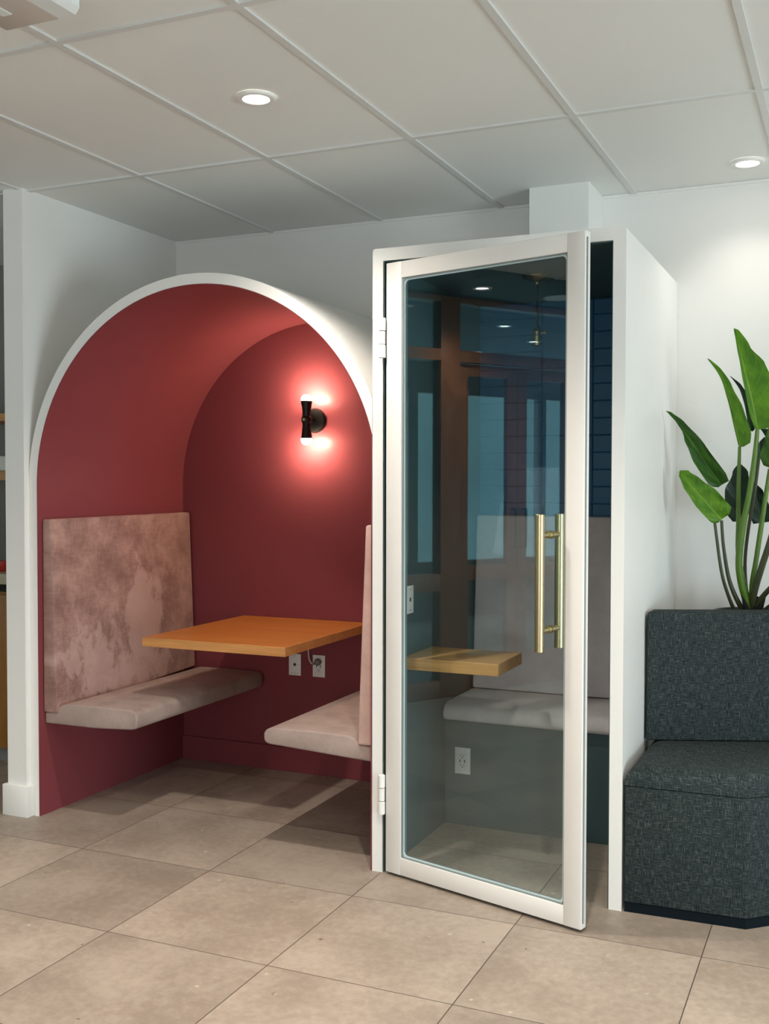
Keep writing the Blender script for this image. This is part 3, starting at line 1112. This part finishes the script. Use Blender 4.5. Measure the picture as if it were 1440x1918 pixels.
def leaf(mid, depth, wl, wr, mat, fold=0.5, curl=0.0, back=None):
    """mid: midrib base to tip; wl/wr: half widths in metres left and right of the midrib along (t, w)."""
    pts = [at(1200 + x / 3.308, 600 + y / 3.308, d) for (x, y), d in zip(mid, depth)]
    n = 22
    P = []
    for i in range(n + 1):
        t = i / n * (len(pts) - 1)
        k = min(int(t), len(pts) - 2)
        u = t - k
        p0, p1, p2, p3 = pts[max(k - 1, 0)], pts[k], pts[k + 1], pts[min(k + 2, len(pts) - 1)]
        P.append(0.5 * ((2 * p1) + (p2 - p0) * u + (2 * p0 - 5 * p1 + 4 * p2 - p3) * u * u + (3 * p1 - p0 - 3 * p2 + p3) * u ** 3))

    def interp(tab, t):
        for (a, va), (c, vc) in zip(tab, tab[1:]):
            if t <= c:
                s = (t - a) / (c - a)
                s = s * s * (3 - 2 * s)
                return va + (vc - va) * s
        return tab[-1][1]
    m = MB()
    bm = m.bm
    L = bm.loops.layers.uv.new('UVMap')
    grid = []
    K = 5
    for i, p in enumerate(P):
        d = (P[min(i + 1, n)] - P[max(i - 1, 0)]).normalized()
        view = (p - CAM).normalized()
        side = view.cross(d).normalized()      # to the right of the rib going up
        nrm = d.cross(side).normalized()
        t = i / n
        row = []
        for j in range(-K, K + 1):
            s = j / K
            w = interp(wr, t) if s >= 0 else interp(wl, t)
            off = abs(s) * w
            wave = 0.004 * math.sin(t * 17 + j) * abs(s)
            q = p + side * (s * w) + nrm * (-(off * fold) + curl * off * off / 0.05 + wave)
            row.append((bm.verts.new(q), (0.5 + s * 0.5, t)))
        grid.append(row)
    for r0, r1 in zip(grid, grid[1:]):
        for a, c, e, f in zip(r0, r0[1:], r1[1:], r1):
            fc = bm.faces.new((a[0], c[0], e[0], f[0]))
            for l, q in zip(fc.loops, (a, c, e, f)):
                l[L].uv = q[1]
    # give the blade its thickness
    geo = bmesh.ops.solidify(bm, geom=list(bm.faces), thickness=0.0012)
    return m.build('leaf', mat, plant, smooth=70)


full = [(0, 0.004), (0.06, 0.6), (0.25, 1.0), (0.5, 0.86), (0.75, 0.5), (0.93, 0.14), (1, 0.0)]


def tab(w, shape=full):
    return [(t, v * w) for t, v in shape]


# stems, front to back
stem([(457, 1245), (470, 1350), (500, 1560), (540, 1700), (585, 1800), (640, 1830)], [4.47, 4.48, 4.50, 4.53, 4.56, 4.58], [0.0055, 0.006, 0.0065, 0.007, 0.008, 0.009], STEM_D)
stem([(500, 1240), (512, 1400), (545, 1600), (600, 1740), (660, 1830)], [4.52, 4.53, 4.55, 4.57, 4.585], [0.006, 0.0065, 0.008, 0.010, 0.012], STEM_D)
stem([(612, 780), (606, 1000), (604, 1250), (604, 1450), (640, 1640), (680, 1800)], [4.50, 4.51, 4.53, 4.55, 4.57, 4.585], [0.006, 0.008, 0.009, 0.010, 0.011, 0.012], STEM_G)
stem([(722, 670), (705, 850), (670, 1080), (632, 1280), (608, 1480), (620, 1620), (660, 1760), (680, 1830)], [4.45, 4.46, 4.48, 4.50, 4.52, 4.54, 4.57, 4.585], [0.0075, 0.010, 0.011, 0.013, 0.014, 0.014, 0.015, 0.015], STEM_G)
stem([(735, 820), (705, 1060), (665, 1300), (645, 1500), (655, 1680), (690, 1800)], [4.58, 4.585, 4.59, 4.595, 4.595, 4.59], [0.006, 0.007, 0.007, 0.007, 0.008, 0.009], STEM_D)
stem([(800, 920), (775, 1080), (745, 1280), (715, 1480), (690, 1640), (690, 1800)], [4.53, 4.54, 4.55, 4.56, 4.57, 4.585], [0.008, 0.009, 0.010, 0.010, 0.011, 0.012], STEM_G)
stem([(860, 1150), (800, 1370), (745, 1540), (700, 1700), (690, 1810)], [4.46, 4.49, 4.52, 4.55, 4.58], [0.011, 0.012, 0.013, 0.013, 0.012], STEM_D)
stem([(900, 1540), (810, 1650), (745, 1725), (700, 1800)], [4.50, 4.53, 4.56, 4.58], [0.010, 0.010, 0.011, 0.011], STEM_D)
stem([(900, 1700), (800, 1765), (740, 1815)], [4.5, 4.54, 4.57], [0.006, 0.006, 0.007], STEM_D)

# leaves (base to tip)
leaf([(722, 678), (700, 560), (660, 380), (618, 210), (575, 48)], [4.45, 4.44, 4.43, 4.42, 4.42], tab(0.018), tab(0.110, [(0, 0.30), (0.06, 0.62), (0.2, 0.96), (0.35, 1.0), (0.6, 0.72), (0.8, 0.36), (0.93, 0.2), (1, 0.0)]), LEAF_B, 0.5)
leaf([(612, 786), (585, 640), (545, 480), (495, 345), (410, 235)], [4.50, 4.49, 4.48, 4.47, 4.46], tab(0.008), tab(0.052, [(0, 0.30), (0.03, 0.8), (0.15, 1.0), (0.35, 0.82), (0.6, 0.48), (0.8, 0.3), (0.93, 0.15), (1, 0)]), LEAF_B, 0.7)
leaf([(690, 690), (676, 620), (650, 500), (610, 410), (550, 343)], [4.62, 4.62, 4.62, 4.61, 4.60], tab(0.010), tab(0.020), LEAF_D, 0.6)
leaf([(500, 1020), (400, 880), (310, 745), (225, 635), (154, 560)], [4.52, 4.50, 4.48, 4.46, 4.45], tab(0.040, [(0, 0.4), (0.08, 1.0), (0.3, 0.95), (0.5, 0.6), (0.65, 0.12), (0.8, 0.02), (1, 0)]), tab(0.040, [(0, 0.8), (0.1, 1.0), (0.4, 0.9), (0.7, 0.6), (0.9, 0.3), (1, 0)]), LEAF_M, 0.75)
leaf([(500, 1235), (440, 1170), (370, 1090), (300, 1010), (243, 932)], [4.47, 4.455, 4.45, 4.45, 4.46], tab(0.040, [(0, 0.5), (0.12, 0.95), (0.4, 1.0), (0.7, 0.75), (0.9, 0.42), (1, 0.05)]), tab(0.062, [(0, 0.6), (0.1, 1.0), (0.4, 1.0), (0.7, 0.72), (0.9, 0.45), (1, 0.05)]), LEAF_B, 0.25)
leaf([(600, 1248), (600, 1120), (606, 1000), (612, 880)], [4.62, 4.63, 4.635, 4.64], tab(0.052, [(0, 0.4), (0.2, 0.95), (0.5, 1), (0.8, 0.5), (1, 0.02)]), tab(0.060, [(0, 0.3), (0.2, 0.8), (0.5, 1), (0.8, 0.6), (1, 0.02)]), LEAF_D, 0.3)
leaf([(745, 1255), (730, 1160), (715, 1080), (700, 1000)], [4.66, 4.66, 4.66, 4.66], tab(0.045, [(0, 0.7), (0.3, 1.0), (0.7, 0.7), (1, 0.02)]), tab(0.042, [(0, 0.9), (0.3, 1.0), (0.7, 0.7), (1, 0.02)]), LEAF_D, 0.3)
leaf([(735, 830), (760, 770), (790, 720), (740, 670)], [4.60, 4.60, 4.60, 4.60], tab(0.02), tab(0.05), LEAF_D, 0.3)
leaf([(800, 915), (830, 800), (850, 640), (845, 480)], [4.53, 4.50, 4.47, 4.45], tab(0.05), tab(0.06), LEAF_M, 0.4)

# ------------------------------------------------------------------ kitchen strip left of the wall end
kc = thing('kitchen_cabinet', (-4.3, 4.64, 0), 'amber wood kitchen base cabinet beyond the left wall end', 'cabinet')
b = MB()
b.box(-4.75, -3.485, 4.36, 4.955, 0.075, 0.91, 0.002)
b.build('cabinet_body', CABINET, kc)
b = MB()
b.box(-4.75, -3.485, 4.385, 4.95, 0.0, 0.074)
b.build('toe_kick', TOE, kc)
for x0, x1 in ((-4.745, -4.20), (-4.195, -3.49)):
    b = MB()
    b.box(x0, x1, 4.336, 4.3595, 0.08, 0.895, 0.003)
    b.build('cabinet_door', CABINET, kc, smooth=30)
b = MB()
b.box(-4.76, -3.482, 4.325, 4.955, 0.952, 1.008, 0.004)
tag(b.build('worktop', COUNTER, smooth=30), 'tan stone kitchen worktop on the amber cabinet', 'worktop')
b = MB()
b.box(-4.75, -3.485, 4.35, 4.955, 0.912, 0.951)
b.build('gap_shade', BLACKP, kc)  # shade of the gap under the worktop, painted as a solid black strip
tag_s = 'wooden wall shelves in the kitchen'
for nm, z0, z1, lb_ in (('lower', 1.500, 1.552, 'lower amber wood kitchen shelf carrying a white box'), ('upper', 1.835, 1.878, 'upper amber wood kitchen shelf carrying a spotted jar')):
    b = MB()
    b.box(-4.9, -3.481, 4.66, 4.958, z0, z1, 0.002)
    tag(b.build('wall_shelf', SHELFW), lb_, 'shelf', tag_s)
b = MB()
b.box(-4.52, -4.14, 4.675, 4.90, 1.553, 1.638, 0.006)
bx = b.build('storage_box', CERAMIC, smooth=30)
tag(bx, 'low white box on the lower kitchen shelf', 'box')
jar = thing('jar', (-4.262, 4.76, 1.879), 'tall pale jar with black spots on the upper kitchen shelf', 'jar')
b = MB()
b.lathe([(0.045, 0), (0.055, 0.006), (0.058, 0.10), (0.055, 0.20), (0.045, 0.225)], (0, 0, 0), (0, 0, 1), 28)
b.build('jar_body', SPOTTED, jar, local=True, smooth=50)
b = MB()
b.lathe([(0.045, 0.226), (0.046, 0.24), (0.03, 0.252), (0.008, 0.256), (0.010, 0.27), (0.004, 0.275)], (0, 0, 0), (0, 0, 1), 28)
b.build('jar_lid', BLACKM, jar, local=True, smooth=50)
mug = thing('mug', (-4.235, 4.46, 1.0085), 'red mug with dark handle on the kitchen worktop', 'mug')
b = MB()
b.lathe([(0.028, 0), (0.032, 0.004), (0.034, 0.055), (0.031, 0.055), (0.029, 0.01)], (0, 0, 0), (0, 0, 1), 24)
b.build('mug_body', RED, mug, local=True, smooth=50)
b = MB()
b.tube([(0.030, 0, 0.045), (0.05, 0, 0.042), (0.054, 0, 0.026), (0.046, 0, 0.012), (0.030, 0, 0.010)], 0.0065, 10, 4)
b.build('mug_handle', BLACKM, mug, local=True, smooth=50)

# ------------------------------------------------------------------ ceiling lights
DGROUP = 'recessed ceiling downlights'
dl0 = thing('downlight', (-1.859, 3.133, CZ), 'recessed downlight glowing above the arched alcove', 'ceiling light', DGROUP)
m = MB()
m.lathe([(0.043, 0.004), (0.046, -0.003), (0.060, -0.005), (0.066, -0.002), (0.067, 0.006)], (0, 0, 0), (0, 0, 1), 40, caps=False)
m.build('trim_ring', TRIMW, dl0, local=True, smooth=40)
m = MB()
m.lathe([(0.0, 0.002), (0.0445, 0.002)], (0, 0, 0), (0, 0, 1), 40, caps=False)
m.build('lens', LENS_ON, dl0, local=True)
WARM = (1.0, 0.905, 0.80)
spots = [(-0.427, 4.553, 'recessed downlight close to the rear wall above the sofa', 6),
         (-3.775, 1.515, 'recessed downlight mirrored highest in the glass door', 60),
         (-5.0, 0.276, 'recessed downlight mirrored beside the brass pendant', 20),
         (-5.6, -0.581, 'recessed downlight mirrored at right of the glass door', 20),
         (-6.5, -0.633, 'recessed downlight mirrored low over the mahogany transom', 20)]
lamp('downlight_beam', (-1.859, 3.133, CZ - 0.012), 78, WARM)
for x, y, lb_, w in spots:
    o = copy_tree(dl0)
    zc = CZ - 0.0095 if x < -3.3 else CZ
    o.location = (x, y, zc)
    o['label'] = lb_
    lamp('downlight_beam', (x, y, zc - 0.012), w, WARM)
# same fittings out of view; the leftmost is added to brighten the wall end
for x, y in ((-0.64, 2.05), (-1.859, 0.7), (0.58, 3.133), (0.58, 0.7), (-3.08, 1.3), (-0.64, -1.2), (1.8, 2.0)):
    o = copy_tree(dl0)
    o.location = (x, y, CZ)
    o['label'] = 'unseen recessed downlight over the open floor in front of the booths'
    lamp('downlight_beam', (x, y, CZ - 0.012), (130 if y == 2.05 else 70 if x < -3 else 46), WARM)

lf = thing('linear_light', (-2.03, 1.7, CZ), 'taupe ceiling light fitting with pale diffuser strips in the upper left corner', 'ceiling light')
m = MB()
m.box(-2.139, -1.957, 1.1, 2.284, 2.722, CZ - 0.0005, 0.003)
m.build('housing', TANM, lf, smooth=30)
m = MB()
m.hexa([(-1.9565, 1.1, 2.722), (-1.900, 1.1, 2.722), (-1.880, 1.1, 2.735), (-1.9565, 1.1, 2.735), (-1.9565, 2.284, 2.722), (-1.900, 2.278, 2.722), (-1.880, 2.272, 2.735), (-1.9565, 2.284, 2.735)])
m.box(-1.9565, -1.882, 1.1, 2.272, 2.7352, CZ - 0.001)
m.box(-2.078, -2.046, 1.1, 2.205, 2.7185, 2.7215, 0.001)
m.build('diffuser', LENS_OFF, lf)

sp = thing('ceiling_speaker', (-3.765, 0.824, CZ - 0.006), 'round pale ceiling speaker mirrored beside the brass pendant', 'speaker')
m = MB()
m.lathe([(0.0, -0.004), (0.105, -0.005), (0.118, -0.004), (0.12, -0.0002)], (0, 0, 0), (0, 0, 1), 40, caps=False)
m.build('speaker_grille', TRIMW, sp, local=True, smooth=40)
